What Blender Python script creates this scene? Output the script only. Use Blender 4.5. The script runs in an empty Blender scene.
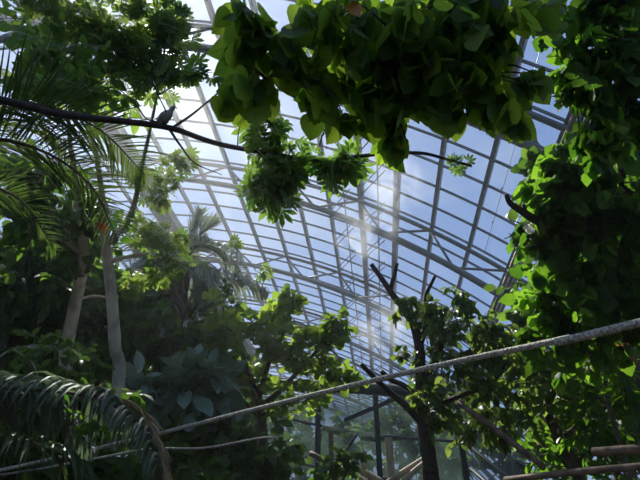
import bpy, bmesh, math, random
import numpy as np
from mathutils import Vector, noise
R_ = random.Random(7)
rng = np.random.default_rng(11)
C = bpy.context.scene.collection
D2R = math.pi/180
DENS = .0020; MIST = .8
S = 1.3                                   # metres per fitted unit
F = 506.7                                 # focal length in pixels (640 wide)
PITCH, YAW = 32.96*D2R, 6.12*D2R
EYE = np.array([0, 0, 1.6])
fw = np.array([-math.sin(YAW)*math.cos(PITCH), math.cos(YAW)*math.cos(PITCH), math.sin(PITCH)])
rt = np.array([math.cos(YAW), math.sin(YAW), 0.0])
up = np.cross(rt, fw)
UPZ = np.array([0, 0, 1.0])

def P(x, y, d):
    """point seen at pixel x, y at d metres from the eye"""
    v = rt*(x-320)+up*(240-y)+fw*F
    return EYE+v/np.linalg.norm(v)*d
def norm(v):
    return v/(np.linalg.norm(v)+1e-9)
def nrm(a):
    return a/(np.linalg.norm(a, axis=-1, keepdims=True)+1e-9)

# ------------------------------------------------------------------ materials
def newmat(name):
    m = bpy.data.materials.new(name); m.use_nodes = True
    nt = m.node_tree; nt.nodes.clear()
    return m, nt, nt.nodes, nt.links.new
def paint(name, col, rough=0.5, metal=0.0, noise=0.15, scale=8.0, bump=0.0, stretch=(1, 1, 1), col2=None, spec=0.5):
    m, nt, N, L = newmat(name)
    o = N.new('ShaderNodeOutputMaterial'); b = N.new('ShaderNodeBsdfPrincipled')
    tc = N.new('ShaderNodeTexCoord'); mp = N.new('ShaderNodeMapping'); mp.inputs['Scale'].default_value = stretch
    nz = N.new('ShaderNodeTexNoise'); nz.inputs['Scale'].default_value = scale; nz.inputs['Detail'].default_value = 6
    L(tc.outputs['Object'], mp.inputs[0]); L(mp.outputs[0], nz.inputs['Vector'])
    mx = N.new('ShaderNodeMixRGB')
    c2 = col2 or tuple(c*(1-noise*2.2) for c in col)
    mx.inputs[1].default_value = (*c2, 1); mx.inputs[2].default_value = (*col, 1)
    cr = N.new('ShaderNodeValToRGB'); cr.color_ramp.elements[0].position = .38; cr.color_ramp.elements[1].position = .62
    L(nz.outputs['Fac'], cr.inputs[0]); L(cr.outputs[0], mx.inputs[0]); L(mx.outputs[0], b.inputs['Base Color'])
    b.inputs['Roughness'].default_value = rough; b.inputs['Metallic'].default_value = metal
    b.inputs['Specular IOR Level'].default_value = spec
    if bump:
        bp = N.new('ShaderNodeBump'); bp.inputs['Strength'].default_value = bump; bp.inputs['Distance'].default_value = .02
        L(nz.outputs['Fac'], bp.inputs['Height']); L(bp.outputs[0], b.inputs['Normal'])
    L(b.outputs[0], o.inputs[0])
    return m
def leafmat(name, c1, c2, t1, t2, trans=0.45, rough=0.4, veins=0.0, spec=0.5):
    """c1..c2 surface colours, t1..t2 colours of the light that comes through; 'tint' picks one per leaf"""
    m, nt, N, L = newmat(name)
    o = N.new('ShaderNodeOutputMaterial'); b = N.new('ShaderNodeBsdfPrincipled'); t = N.new('ShaderNodeBsdfTranslucent'); mix = N.new('ShaderNodeMixShader')
    a = N.new('ShaderNodeAttribute'); a.attribute_name = 'tint'
    m1 = N.new('ShaderNodeMixRGB'); m1.inputs[1].default_value = (*c1, 1); m1.inputs[2].default_value = (*c2, 1)
    m2 = N.new('ShaderNodeMixRGB'); m2.inputs[1].default_value = (*t1, 1); m2.inputs[2].default_value = (*t2, 1)
    L(a.outputs['Fac'], m1.inputs[0]); L(a.outputs['Fac'], m2.inputs[0])
    s1, s2 = m1.outputs[0], m2.outputs[0]
    if veins:
        uv = N.new('ShaderNodeUVMap'); sp = N.new('ShaderNodeSeparateXYZ'); L(uv.outputs[0], sp.inputs[0])
        def M(op, x, y=None):
            n = N.new('ShaderNodeMath'); n.operation = op
            for i, q in enumerate((x, y)):
                if q is None: continue
                if isinstance(q, (int, float)): n.inputs[i].default_value = q
                else: L(q, n.inputs[i])
            return n.outputs[0]
        ax = M('ABSOLUTE', sp.outputs[0])
        f = M('FRACT', M('MULTIPLY', M('SUBTRACT', sp.outputs[1], M('MULTIPLY', ax, .75)), 9.0))
        side = M('LESS_THAN', M('ABSOLUTE', M('SUBTRACT', f, .5)), .07)
        mid = M('LESS_THAN', ax, .018)
        v = M('MULTIPLY', M('MAXIMUM', side, mid), veins)
        for k, s in ((0, s1), (1, s2)):
            mm = N.new('ShaderNodeMixRGB'); mm.blend_type = 'MULTIPLY'; L(v, mm.inputs[0]); L(s, mm.inputs[1])
            mm.inputs[2].default_value = (1.9, 1.8, 1.6, 1) if k == 0 else (.5, .5, .4, 1)
            if k == 0: s1 = mm.outputs[0]
            else: s2 = mm.outputs[0]
    L(s1, b.inputs['Base Color']); L(s2, t.inputs['Color'])
    b.inputs['Roughness'].default_value = rough; b.inputs['Specular IOR Level'].default_value = spec
    mix.inputs[0].default_value = trans
    L(b.outputs[0], mix.inputs[1]); L(t.outputs[0], mix.inputs[2]); L(mix.outputs[0], o.inputs[0])
    return m
def filmmat(name, tint, dirt, dirtcol, scale=1.5):
    """clear sheet with a little dust on it"""
    m, nt, N, L = newmat(name)
    o = N.new('ShaderNodeOutputMaterial'); tr = N.new('ShaderNodeBsdfTransparent'); tl = N.new('ShaderNodeBsdfTranslucent'); gl = N.new('ShaderNodeBsdfGlossy')
    tr.inputs[0].default_value = (*tint, 1); tl.inputs[0].default_value = (*dirtcol, 1); gl.inputs['Roughness'].default_value = .08
    tc = N.new('ShaderNodeTexCoord'); nz = N.new('ShaderNodeTexNoise'); nz.inputs['Scale'].default_value = scale*.2; nz.inputs['Detail'].default_value = 5
    L(tc.outputs['Object'], nz.inputs['Vector'])
    a = N.new('ShaderNodeAttribute'); a.attribute_name = 'tint'
    mr = N.new('ShaderNodeMapRange'); mr.inputs[1].default_value = .35; mr.inputs[2].default_value = .75; mr.inputs[3].default_value = dirt*.4; mr.inputs[4].default_value = dirt*1.7
    L(nz.outputs['Fac'], mr.inputs[0])
    mu = N.new('ShaderNodeMath'); mu.operation = 'MULTIPLY_ADD'; mu.inputs[1].default_value = dirt*.9
    L(a.outputs['Fac'], mu.inputs[0]); L(mr.outputs[0], mu.inputs[2])
    m1 = N.new('ShaderNodeMixShader'); m2 = N.new('ShaderNodeMixShader'); m2.inputs[0].default_value = .03
    L(mu.outputs[0], m1.inputs[0]); L(tr.outputs[0], m1.inputs[1]); L(tl.outputs[0], m1.inputs[2])
    L(m1.outputs[0], m2.inputs[1]); L(gl.outputs[0], m2.inputs[2]); L(m2.outputs[0], o.inputs[0])
    return m
def netmat(name, col, alpha, scale):
    """open shade net: cloth with see-through gaps and denser folds"""
    m, nt, N, L = newmat(name)
    o = N.new('ShaderNodeOutputMaterial'); tr = N.new('ShaderNodeBsdfTransparent'); b = N.new('ShaderNodeBsdfDiffuse'); tl = N.new('ShaderNodeBsdfTranslucent')
    b.inputs[0].default_value = (*col, 1); tl.inputs[0].default_value = (*col, 1)
    tc = N.new('ShaderNodeTexCoord'); mp = N.new('ShaderNodeMapping'); mp.inputs['Scale'].default_value = (.15, .15, 1.6)
    mp.inputs['Rotation'].default_value = (0, .14, 0)
    nz = N.new('ShaderNodeTexNoise'); nz.inputs['Scale'].default_value = scale; nz.inputs['Detail'].default_value = 4
    L(tc.outputs['Object'], mp.inputs[0]); L(mp.outputs[0], nz.inputs['Vector'])
    mr = N.new('ShaderNodeMapRange'); mr.inputs[1].default_value = .35; mr.inputs[2].default_value = .7; mr.inputs[3].default_value = alpha*.6; mr.inputs[4].default_value = min(.95, alpha*1.6)
    L(nz.outputs['Fac'], mr.inputs[0])
    ms = N.new('ShaderNodeMixShader'); ms.inputs[0].default_value = .5; L(b.outputs[0], ms.inputs[1]); L(tl.outputs[0], ms.inputs[2])
    m1 = N.new('ShaderNodeMixShader'); L(mr.outputs[0], m1.inputs[0]); L(tr.outputs[0], m1.inputs[1]); L(ms.outputs[0], m1.inputs[2]); L(m1.outputs[0], o.inputs[0])
    return m

STEEL = paint('painted_steel', (.15, .18, .175), .45, .0, .08, 3)
GALV = paint('galvanised_pipe', (.27, .22, .17), .55, .1, .2, 2)
BARM = paint('glazing_bar_grey', (.13, .155, .16), .5, 0, .05, 3)
GLASS = filmmat('dusty_roof_glass', (.92, .95, .97), .035, (.9, .92, .95))
BARK = paint('brown_bark', (.12, .085, .055), .85, 0, .3, 14, .6, (1, 1, .35))
PALEBARK = paint('pale_smooth_bark', (.55, .49, .38), .75, 0, .2, 7, .4, (1, 1, .5))
DARKBARK = paint('dark_bare_bark', (.045, .03, .022), .8, 0, .3, 20, .5)
LOG = paint('log_bark', (.20, .13, .08), .8, 0, .3, 12, .5)
ROPE = paint('weathered_rope', (.62, .57, .44), .9, 0, .3, 90, .9)
CORD = paint('thin_cord', (.33, .29, .23), .9, 0, .2, 60, .4)
WOOD = paint('raw_timber', (.42, .33, .20), .8, 0, .2, 9, .3, (1, 1, .2))
GREENPAINT = paint('dark_green_paint', (.008, .022, .015), .6, 0, .1, 5)
NET = netmat('grey_shade_net', (.10, .15, .12), .78, 1.3)
NETR = netmat('pale_shade_net', (.20, .26, .25), .45, 1.6)
SOIL = paint('leaf_litter_soil', (.07, .05, .03), .95, 0, .4, 3, .5)
BIRDM = paint('grey_feathers', (.30, .29, .29), .8, 0, .15, 30)
BEAKM = paint('dark_beak', (.05, .045, .04), .5)
REDM = leafmat('red_petals', (.55, .03, .02), (.7, .08, .04), (.8, .05, .03), (.9, .15, .08), .4)
CABLEM = paint('steel_cable', (.10, .11, .12), .4, .5)

L_BIG = leafmat('broad_leaf', (.016, .05, .01), (.035, .09, .014), (.15, .34, .02), (.60, .82, .06), .52, .45, .5, .4)
L_VINE = leafmat('lobed_leaf', (.012, .04, .008), (.03, .08, .012), (.07, .22, .012), (.30, .56, .03), .5, .5, 0, .3)
L_PALM = leafmat('palmate_leaf', (.02, .05, .012), (.06, .11, .02), (.10, .24, .03), (.36, .56, .06), .5, .38)
L_FINE = leafmat('small_leaf', (.025, .055, .015), (.06, .11, .022), (.10, .22, .03), (.40, .52, .07), .45, .4)
L_FIG = leafmat('leathery_leaf', (.022, .06, .012), (.06, .11, .02), (.14, .28, .02), (.46, .60, .06), .5, .36)
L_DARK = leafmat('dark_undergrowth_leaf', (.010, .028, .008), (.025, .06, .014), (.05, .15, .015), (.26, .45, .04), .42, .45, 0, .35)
L_SHEEN = leafmat('sky_sheen_waxy_leaf', (.13, .21, .16), (.30, .40, .32), (.08, .2, .06), (.14, .3, .08), .25, .28, 0, .8)  # raised bluish base colour stands in for sky sheen on the glossy leaves
L_FROND = leafmat('palm_leaflet', (.03, .05, .015), (.06, .085, .025), (.08, .15, .025), (.20, .28, .05), .35, .5, 0, .3)
L_GREYF = leafmat('grey_green_leaflet', (.08, .10, .065), (.15, .17, .12), (.10, .18, .08), (.2, .26, .12), .3, .6, 0, .3)
L_HAZEF = leafmat('haze_paled_leaflet', (.22, .25, .20), (.36, .38, .31), (.2, .26, .15), (.3, .34, .2), .35, .6, 0, .3)  # lightened base colour paints in the haze over the distant palm
L_DRY = leafmat('dry_leaflet', (.28, .20, .11), (.40, .31, .18), (.3, .2, .08), (.4, .3, .12), .35, .6)
L_RED = leafmat('reddish_leaf', (.16, .05, .03), (.25, .09, .05), (.4, .1, .04), (.5, .2, .08), .4, .5)
L_ORANGE = leafmat('withered_orange_leaf', (.5, .2, .05), (.55, .25, .06), (.6, .25, .05), (.7, .3, .06), .4, .5)

# ------------------------------------------------------------------ mesh helpers
class MB:
    def __init__(s): s.v = []; s.f = []; s.n = 0
    def add(s, v, f):
        v = np.asarray(v, float).reshape(-1, 3)
        s.v.append(v); s.f += [[i+s.n for i in q] for q in f]; s.n += len(v)
    def box(s, c, ax, ay, az):
        c = np.asarray(c, float)
        vs = [c+i*np.asarray(ax)+j*np.asarray(ay)+k*np.asarray(az) for i in (-1, 1) for j in (-1, 1) for k in (-1, 1)]
        s.add(vs, [(0, 1, 3, 2), (4, 6, 7, 5), (0, 4, 5, 1), (2, 3, 7, 6), (0, 2, 6, 4), (1, 5, 7, 3)])
    def tube(s, pts, rad, sides=6, cap=True):
        p = np.asarray(pts, float); n = len(p)
        rad = np.full(n, rad, float) if np.isscalar(rad) else np.asarray(rad, float)
        t = nrm(np.gradient(p, axis=0)); ref = np.array([0, 0, 1.0]) if abs(t[0][2]) < .9 else np.array([1.0, 0, 0])
        u = norm(np.cross(t[0], ref)); vs = []
        a = np.arange(sides)/sides*2*math.pi
        for i in range(n):
            u = norm(u-t[i]*(u@t[i])); w = np.cross(t[i], u)
            vs.append(p[i]+rad[i]*(np.cos(a)[:, None]*u+np.sin(a)[:, None]*w))
        f = [(i*sides+j, i*sides+(j+1) % sides, (i+1)*sides+(j+1) % sides, (i+1)*sides+j) for i in range(n-1) for j in range(sides)]
        if cap: f += [tuple(range(sides))[::-1], tuple((n-1)*sides+j for j in range(sides))]
        s.add(np.concatenate(vs), f)
    def bar(s, p, q, w, h, nrml=(0, 0, 1)):
        p, q = np.asarray(p, float), np.asarray(q, float); t = norm(q-p)
        u = norm(np.cross(t, nrml)); v = np.cross(u, t)
        s.box((p+q)/2, (q-p)/2, u*w/2, v*h/2)
    def build(s, name, mat, parent=None, smooth=True, origin=None):
        me = bpy.data.meshes.new(name)
        off = np.zeros(3) if origin is None else np.asarray(origin)
        V = (np.concatenate(s.v)-off) if s.v else np.zeros((0, 3))
        me.from_pydata([tuple(x) for x in V], [], s.f)
        if smooth: me.polygons.foreach_set('use_smooth', [True]*len(me.polygons))
        me.materials.append(mat)
        o = bpy.data.objects.new(name, me); C.objects.link(o)
        if parent is not None: o.parent = parent
        elif origin is not None: o.location = off
        return o
def catmull(pts, n=6):
    p = [np.asarray(q, float) for q in pts]
    if len(p) < 3: return np.array([p[0]+(p[-1]-p[0])*t for t in np.linspace(0, 1, n+1)])
    p = [2*p[0]-p[1]]+p+[2*p[-1]-p[-2]]; out = []
    for i in range(1, len(p)-2):
        for k in range(n):
            t = k/n; a, b, c, d = p[i-1:i+3]
            out.append(.5*((2*b)+(-a+c)*t+(2*a-5*b+4*c-d)*t*t+(-a+3*b-3*c+d)*t**3))
    out.append(p[-2]); return np.array(out)
def taper(n, a, b, k=1.0): return b+(a-b)*(1-np.linspace(0, 1, n))**k
def tag(o, label, cat, group=None, kind=None):
    if label: o['label'] = label
    if cat: o['category'] = cat
    if group: o['group'] = group
    if kind: o['kind'] = kind
    return o
def thing(name, loc, label, cat, group=None):
    o = bpy.data.objects.new(name, None); C.objects.link(o); o.location = tuple(loc); o.empty_display_size = .2
    return tag(o, label, cat, group)

# leaf blades: x across, y along (0..1), z normal
def blade(widths, fold=.12, curl=.18, ys=None, wav=0):
    n = len(widths); ys = np.linspace(0, 1, n) if ys is None else np.asarray(ys, float)
    v, uv = [], []
    for i, (y, w) in enumerate(zip(ys, widths)):
        z = -curl*max(y, 0)**2
        yo = y-(.10 if i == 0 and w > .2 else 0)
        v += [(-w, yo, z+fold*w+wav*math.sin(i*2.1)), (0, y, z), (w, yo, z+fold*w-wav*math.sin(i*2.1))]
        uv += [(-w, y), (0, y), (w, y)]
    f = []
    for i in range(n-1):
        a = i*3; f += [(a, a+1, a+4, a+3), (a+1, a+2, a+5, a+4)]
    return np.array(v, float), np.array(uv, float), f
HEART = blade([.20, .35, .42, .41, .32, .19, .06, .0], .10, .14, [0, .1, .25, .42, .62, .8, .93, 1.0], .015)
LOBED = blade([.30, .50, .46, .50, .34, .22, .0], .15, .18, [0, .14, .28, .42, .62, .8, 1.0], .03)
OVATE = blade([.02, .22, .27, .18, .0], .3, .25, [0, .25, .5, .78, 1])
OBOV = blade([.03, .10, .24, .33, .29, .07], .25, .22, [0, .25, .55, .78, .93, 1.0])
BROAD = blade([.04, .25, .34, .34, .22, .0], .3, .35, [0, .2, .42, .62, .83, 1.0], .03)
LANCE = blade([.01, .11, .12, .0], .3, .25, [0, .3, .6, 1])
def compound(n=7, spread=150, w=.155):
    V, U, Fs = [], [], []
    base = blade([.02, w, w*1.1, .0], .2, .22, [0, .4, .7, 1.0])
    for k in range(n):
        a = (k/(n-1)-.5)*2*spread*D2R*.5*2*.5
        a = (k/(n-1)-.5)*spread*2*D2R*.72
        ln = .62-.12*abs(k/(n-1)-.5)*2
        ca, sa = math.cos(a), math.sin(a); v = base[0]*np.array([1, 1, 1])*ln
        q = np.stack([v[:, 0]*ca+(v[:, 1]+.06)*sa, -v[:, 0]*sa+(v[:, 1]+.06)*ca+.35, v[:, 2]-.1*ln], 1)
        n0 = len(np.concatenate(V)) if V else 0
        V.append(q); U.append(base[1]); Fs += [tuple(i+n0 for i in f) for f in base[2]]
    # petiole
    n0 = len(np.concatenate(V)); V.append(np.array([(-.008, 0, .03), (.008, 0, .03), (.008, .4, 0), (-.008, .4, 0)])); U.append(np.zeros((4, 2))); Fs.append((n0, n0+1, n0+2, n0+3))
    return np.concatenate(V), np.concatenate(U), Fs
COMP = compound()
class Leaves:
    def __init__(s, tmpl): s.t = tmpl; s.p = []; s.d = []; s.nn = []; s.s = []; s.c = []
    def add(s, p, d, n, sc, c): s.p.append(p); s.d.append(d); s.nn.append(n); s.s.append(sc); s.c.append(c)
    def build(s, name, mat, parent=None, origin=(0, 0, 0)):
        V, UV, Fs = s.t
        p = np.array(s.p); d = nrm(np.array(s.d)); n = np.array(s.nn); sc = np.array(s.s); c = np.array(s.c)
        x = nrm(np.cross(d, n)); z = np.cross(x, d)
        W = p[:, None, :]+sc[:, None, None]*(V[None, :, 0:1]*x[:, None, :]+V[None, :, 1:2]*d[:, None, :]+V[None, :, 2:3]*z[:, None, :])-np.asarray(origin)
        nv, N = len(V), len(p)
        me = bpy.data.meshes.new(name)
        loops = np.array([i for f in Fs for i in f]); lens = np.array([len(f) for f in Fs])
        al = (loops[None, :]+np.arange(N)[:, None]*nv).ravel(); L = np.tile(lens, N)
        me.vertices.add(N*nv); me.vertices.foreach_set('co', W.ravel())
        me.loops.add(len(al)); me.loops.foreach_set('vertex_index', al.astype(np.int32))
        me.polygons.add(len(L)); st = np.concatenate([[0], np.cumsum(L)[:-1]])
        me.polygons.foreach_set('loop_start', st.astype(np.int32)); me.polygons.foreach_set('loop_total', L.astype(np.int32))
        me.polygons.foreach_set('use_smooth', [True]*len(L))
        uvl = me.uv_layers.new(name='UVMap'); uvl.data.foreach_set('uv', UV[np.tile(loops, N)].ravel())
        at = me.attributes.new('tint', 'FLOAT', 'POINT'); at.data.foreach_set('value', np.repeat(c, nv))
        me.materials.append(mat); me.update(calc_edges=True); me.validate()
        o = bpy.data.objects.new(name, me); C.objects.link(o)
        if parent is not None: o.parent = parent
        else: o.location = tuple(origin)
        return o

# ------------------------------------------------------------------ plants
def leaf_style(tmpl, mat, size, per=8, droop=.5, twig=.35, upn=.7, outw=.6, twr=.0035, jit=.45):
    return dict(t=tmpl, m=mat, size=size, per=per, droop=droop, twig=twig, upn=upn, outw=outw, twr=twr, jit=jit)
SUNV = norm(P(168, 38, 1)-EYE)
def grow_blob(mb, lv, skel, blob, st, limbr, barkless=False):
    """fill one ellipsoid of crown: limbs from the bough into it, twigs off the limbs, leaves on the twigs"""
    cx, cy, d, rx, ry, dz, ntw = blob; ntw = max(2, int(ntw*.8))
    c = P(cx, cy, d); k = d/F; fr = norm(c-EYE)
    r2 = norm(np.cross(fr, UPZ)); u2 = np.cross(r2, fr)
    so_ = rng.uniform(-40, 40, 3)
    def samp(lim=1.0):
        for _k in range(60):
            q = rng.uniform(-1.25, 1.25, 3)
            h = noise.noise(Vector(q*1.9+so_))*1.0
            if np.linalg.norm(q) < .86+h*.9 and (st.get('even') or noise.noise(Vector(q*4.2*max(.6, min(2, rx/40))+so_)) > -.12): break
        q = q*lim
        return c+r2*q[0]*rx*k+u2*q[1]*ry*k+fr*q[2]*dz
    nodes = []
    nl = max(2, int(ntw/9))
    sk = np.array(skel)
    for _ in range(nl):
        e = samp(.8); i = np.argmin(((sk-e)**2).sum(1)); s0 = sk[i]
        ln = np.linalg.norm(e-s0); mid = (s0+e)/2+UPZ*ln*.10+rng.normal(0, .06, 3)*ln
        pts = catmull([s0, mid, e], 4); mb.tube(pts, taper(len(pts), limbr, limbr*.35), 5, False)
        nodes += list(pts[2:])
    nd = np.array(nodes)
    for _ in range(ntw):
        e = samp(); dd = ((nd-e)**2).sum(1); i = rng.choice(np.argsort(dd)[:3]) if len(dd) > 3 else 0
        s0 = nd[i]; v = e-s0; ln = np.linalg.norm(v)
        if ln > st['twig']*2: s0 = e-v/ln*st['twig']*1.6+rng.normal(0, .03, 3); v = e-s0; ln = np.linalg.norm(v)
        pts = np.array([s0, s0+v*.5+UPZ*.12*ln, e-UPZ*st['droop']*.15*ln])
        mb.tube(pts, [st['twr'], st['twr']*.8, st['twr']*.4], 4, False)
        tv = norm(v); tt = rng.uniform(0, 1)
        for j in range(st['per']):
            t = .25+.75*(j+rng.uniform(0, .8))/st['per']
            pos = s0+v*t+UPZ*(.24*ln*t*(1-t)-st['droop']*.15*ln*t*t)
            sd = norm(np.cross(tv, UPZ))*(1 if j % 2 else -1)
            dr = norm(tv*(.25+.6*t)+sd*st['outw']+rng.normal(0, st['jit'], 3)-UPZ*st['droop'])
            nn = norm((UPZ*.6+SUNV)*st['upn']+rng.normal(0, st.get('nj', .4), 3)+sd*.15)
            if abs(nn@dr) > .93: nn = norm(nn+rng.normal(0, .6, 3))
            lv.add(pos, dr, nn, st['size']*rng.uniform(.6, 1.2), np.clip(tt*.5+rng.uniform(0, .5), 0, 1))
def plant(name, label, cat, base, trunk, boughs, style, barkm=BARK, trunk_r=(.12, .05), group=None, limbr=.012, tpart='trunk'):
    """trunk: list of points from base up. boughs: [(points, (r0, r1), [blobs], style or None)]"""
    root = thing(name, base, label, cat, group); o = np.asarray(base, float)
    tp = None
    if trunk is not None:
        mb = MB(); tp = catmull(trunk, 6); n = len(tp)
        r = taper(n, trunk_r[0], trunk_r[1], .9)*(1+.02*rng.normal(0, 1, n)); r[0] *= 1.35; mb.tube(tp, r, 10)
        mb.build(tpart, barkm, root, origin=o)
    for bp, br, blobs, st in boughs:
        st = st or style; mb = MB()
        pts = catmull(bp, 6); mb.tube(pts, taper(len(pts), br[0], br[1]), 7)
        lv = Leaves(st['t'])
        for b in blobs: grow_blob(mb, lv, pts, b, st, limbr)
        bo = mb.build('bough', barkm, root, origin=o)
        if blobs: lv.build('foliage', st['m'], bo, o)
    return root
def frond(mb, lv, pts, r0, length, n, droop=.6, angle=55, wid=.06, side=(1, -1), lenf=None, tint=None, jit=.08, tvary=.2):
    """pinnate frond: rachis tube and long leaflets, strips that hang towards the tip"""
    p = catmull(pts, 8); mb.tube(p, taper(len(p), r0, r0*.2), 6)
    t = nrm(np.gradient(p, axis=0)); m = len(p)
    for i in range(n):
        q = .08+.92*i/(n-1); x = q*(m-1); a = min(int(x), m-2); w = x-a
        pos = p[a]*(1-w)+p[a+1]*w; tg = norm(t[a]*(1-w)+t[a+1]*w); sd0 = norm(np.cross(tg, UPZ)) if abs(tg[2]) < .98 else np.array([1., 0, 0])
        for s in side:
            L_ = length*(math.sin(math.pi*min(1, .18+.8*q))**.6)*(rng.uniform(.85, 1.1)) if lenf is None else length*lenf(q)*rng.uniform(.85, 1.1)
            d0 = norm(tg*math.cos(angle*D2R)+sd0*s*math.sin(angle*D2R)+rng.normal(0, jit, 3)+UPZ*.15)
            lv.strip(pos, d0, L_, wid*rng.uniform(.8, 1.15), droop*rng.uniform(.8, 1.2), np.cross(d0, tg)*s, (tint if tint is not None else .5)+rng.uniform(-tvary, tvary))
class Strips:
    def __init__(s): s.v = []; s.c = []; s.k = 0; s.f = []
    def strip(s, pos, d, ln, w, droop, nn, c, seg=6):
        d = d.copy(); p = pos.copy(); side = norm(np.cross(d, UPZ)) if abs(d[2]) < .97 else norm(np.cross(d, [1., 0, 0]))
        side = norm(side+rng.normal(0, .35, 3)); vs = []
        for i in range(seg+1):
            q = i/seg; ww = w*.5*(min(1, q*5+.35))*(1-q**2.5)**.8
            sd = norm(side-d*(side@d)); nrmv = np.cross(sd, d)
            vs += [p-sd*ww+nrmv*ww*.5, p+0, p+sd*ww+nrmv*ww*.5]
            p = p+d*ln/seg; d = norm(d-UPZ*droop*(.25+q)*2/seg)
        s.v.append(np.array(vs)); s.c += [c]*len(vs)
        for i in range(seg):
            a = s.k+i*3; s.f += [(a, a+1, a+4, a+3), (a+1, a+2, a+5, a+4)]
        s.k += len(vs)
    def build(s, name, mat, parent, origin):
        me = bpy.data.meshes.new(name); V = np.concatenate(s.v)-np.asarray(origin)
        me.from_pydata(V.tolist(), [], s.f); me.polygons.foreach_set('use_smooth', [True]*len(me.polygons))
        at = me.attributes.new('tint', 'FLOAT', 'POINT'); at.data.foreach_set('value', np.clip(s.c, 0, 1))
        me.materials.append(mat); o = bpy.data.objects.new(name, me); C.objects.link(o); o.parent = parent
        return o

# ------------------------------------------------------------------ the glasshouse
CX, CZ, RAD, GAP = -11.58*S, -10.385*S+1.6, 23.109*S, .978*S
Y0, BAY = 8.0*S, 6.0*S
PH0, DPH = 12.7, 3.17                    # first measured purlin, spacing in degrees
def V(phi, y, off=0.0):
    r = RAD+GAP+off
    return np.array([CX+r*math.sin(phi*D2R), y, CZ+r*math.cos(phi*D2R)])
PHEND = math.degrees(math.acos((0-CZ)/(RAD+GAP)))
YA, YB = Y0-BAY*1.6, Y0+BAY*7
# glass skin
mb = MB(); phis = [PH0+DPH*k for k in range(-16, 40)]; phis = [p for p in phis if p < PHEND-1]+[PHEND]
nbar = 6
ys = [Y0+BAY*k/nbar for k in range(-10, 7*nbar+1)]
vs = [V(p, y, .16) for p in phis for y in ys]; ny = len(ys)
fs = [(i*ny+j, i*ny+j+1, (i+1)*ny+j+1, (i+1)*ny+j) for i in range(len(phis)-1) for j in range(ny-1)]
# panes separately so that each has its own dust level
PV, PF, PT = [], [], []
for f in fs:
    k = len(PV); PV += [vs[i] for i in f]; PF.append((k, k+1, k+2, k+3)); PT += [R_.random()**2]*4
me = bpy.data.meshes.new('ceiling'); me.from_pydata([tuple(v) for v in PV], [], PF)
at = me.attributes.new('tint', 'FLOAT', 'POINT'); at.data.foreach_set('value', PT); me.materials.append(GLASS)
ceil = bpy.data.objects.new('ceiling', me); C.objects.link(ceil); ceil['kind'] = 'structure'
for p in phis[:-1]:
    mb = MB(); ph = round(p, 2)
    w = .14
    if abs(p-(PH0+DPH*5)) < .1 or abs(p-(PH0+DPH*6)) < .1: w = .24
    mb.bar(V(p, ys[0]), V(p, ys[-1]), w, .2, V(p, 0)-np.array([CX, 0, CZ]))
    mb.build('purlin', STEEL, ceil, False)
arc = [phis[0]+(PHEND-phis[0])*k/60 for k in range(61)]
for j, y in enumerate(ys):
    mb = MB(); c = [V(p, y, .08) for p in arc]
    vs2 = []
    for p in arc:
        for a, b in ((-.026, .03), (.026, .03), (.026, .12), (-.026, .12)): vs2.append(V(p, y+a, b))
    f = [(i*4+a, i*4+(a+1) % 4, i*4+4+(a+1) % 4, i*4+4+a) for i in range(len(arc)-1) for a in range(4)]
    mb.add(vs2, f); mb.build('glazing_bar', BARM, ceil, False)
# gangway beam along the crown side, big pipe on the right flank
mb = MB()
for k in range(1): mb.bar(V(7.4, ys[0], -.9), V(7.4, ys[-1], -.9), 1.0, .45, V(7.4, 0)-np.array([CX, 0, CZ]))
mb.build('service_gangway', STEEL, ceil, False)
mb = MB()
for dp in (-.3, 0, .3): mb.tube([V(41.9+dp*1.0, ys[0], -.5), V(41.9+dp, ys[-1], -.5)], .075, 10)
mb.build('heating_pipe', GALV, ceil)
# opening gear of the roof vents between two purlins
mb = MB(); pm = PH0+DPH*5.5
mb.bar(V(pm, ys[0], -.05), V(pm, ys[-1], -.05), .07, .07); mb.bar(V(pm-DPH, ys[0], -.05), V(pm-DPH, ys[-1], -.05), .06, .06)
mb.build('vent_rail', STEEL, ceil, False)
for k in range(0, ny-1, 2):
    mb = MB(); y = ys[k]
    for dp in (0, -DPH):
        for e in (0, .5): mb.bar(V(pm+dp-.9, y+.9+e, -.75), V(pm+dp+.55, y-.3+e, .05), .035, .035)
    mb.build('vent_strut', STEEL, ceil, False)

def truss(idx, label):
    y = Y0+BAY*idx; root = thing('roof_truss', V(PHEND, y, -GAP/2), label, 'roof truss', 'curved steel trusses under the glass roof')
    o = np.array(root.location); a0, a1 = phis[2], PHEND
    ar = [a0+(a1-a0)*k/70 for k in range(71)]
    m = MB(); m.tube([V(p, y, -GAP) for p in ar], .135, 10); m.build('lower_chord', STEEL, root, origin=o)
    m = MB(); m.tube([V(p, y, -.2) for p in ar], .095, 8); m.build('upper_chord', STEEL, root, origin=o)
    p = phis[2+idx % 2]; i = 0
    while p+DPH*2 < PHEND-1:
        q = p+DPH
        for s, e in ((p, q), (p+2*DPH, q)):
            m = MB(); m.tube([V(s, y, -.2), V(e, y, -GAP)], .055, 8); m.build('web_brace', STEEL, root, origin=o)
        p += 2*DPH
    return root
tl = {-1: 'curved grey steel truss overhead, nearest of the row, mostly above the big leaves',
      0: 'curved grey steel truss passing behind the sun glare and the large backlit leaves',
      1: 'wide curved grey truss sweeping over the middle of the glass roof above the bare stubs',
      2: 'curved grey truss that runs just behind the grey drooping palm crown',
      3: 'curved grey truss above the leathery-leaved bush, fourth back along the roof',
      4: 'narrow far truss seen left of the pruned tree trunk, in the pale haze',
      5: 'distant thin curved truss low in the hall above the dark green beam',
      6: 'last small truss against the end wall of the glasshouse'}
for k, l in tl.items(): truss(k, l)
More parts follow.
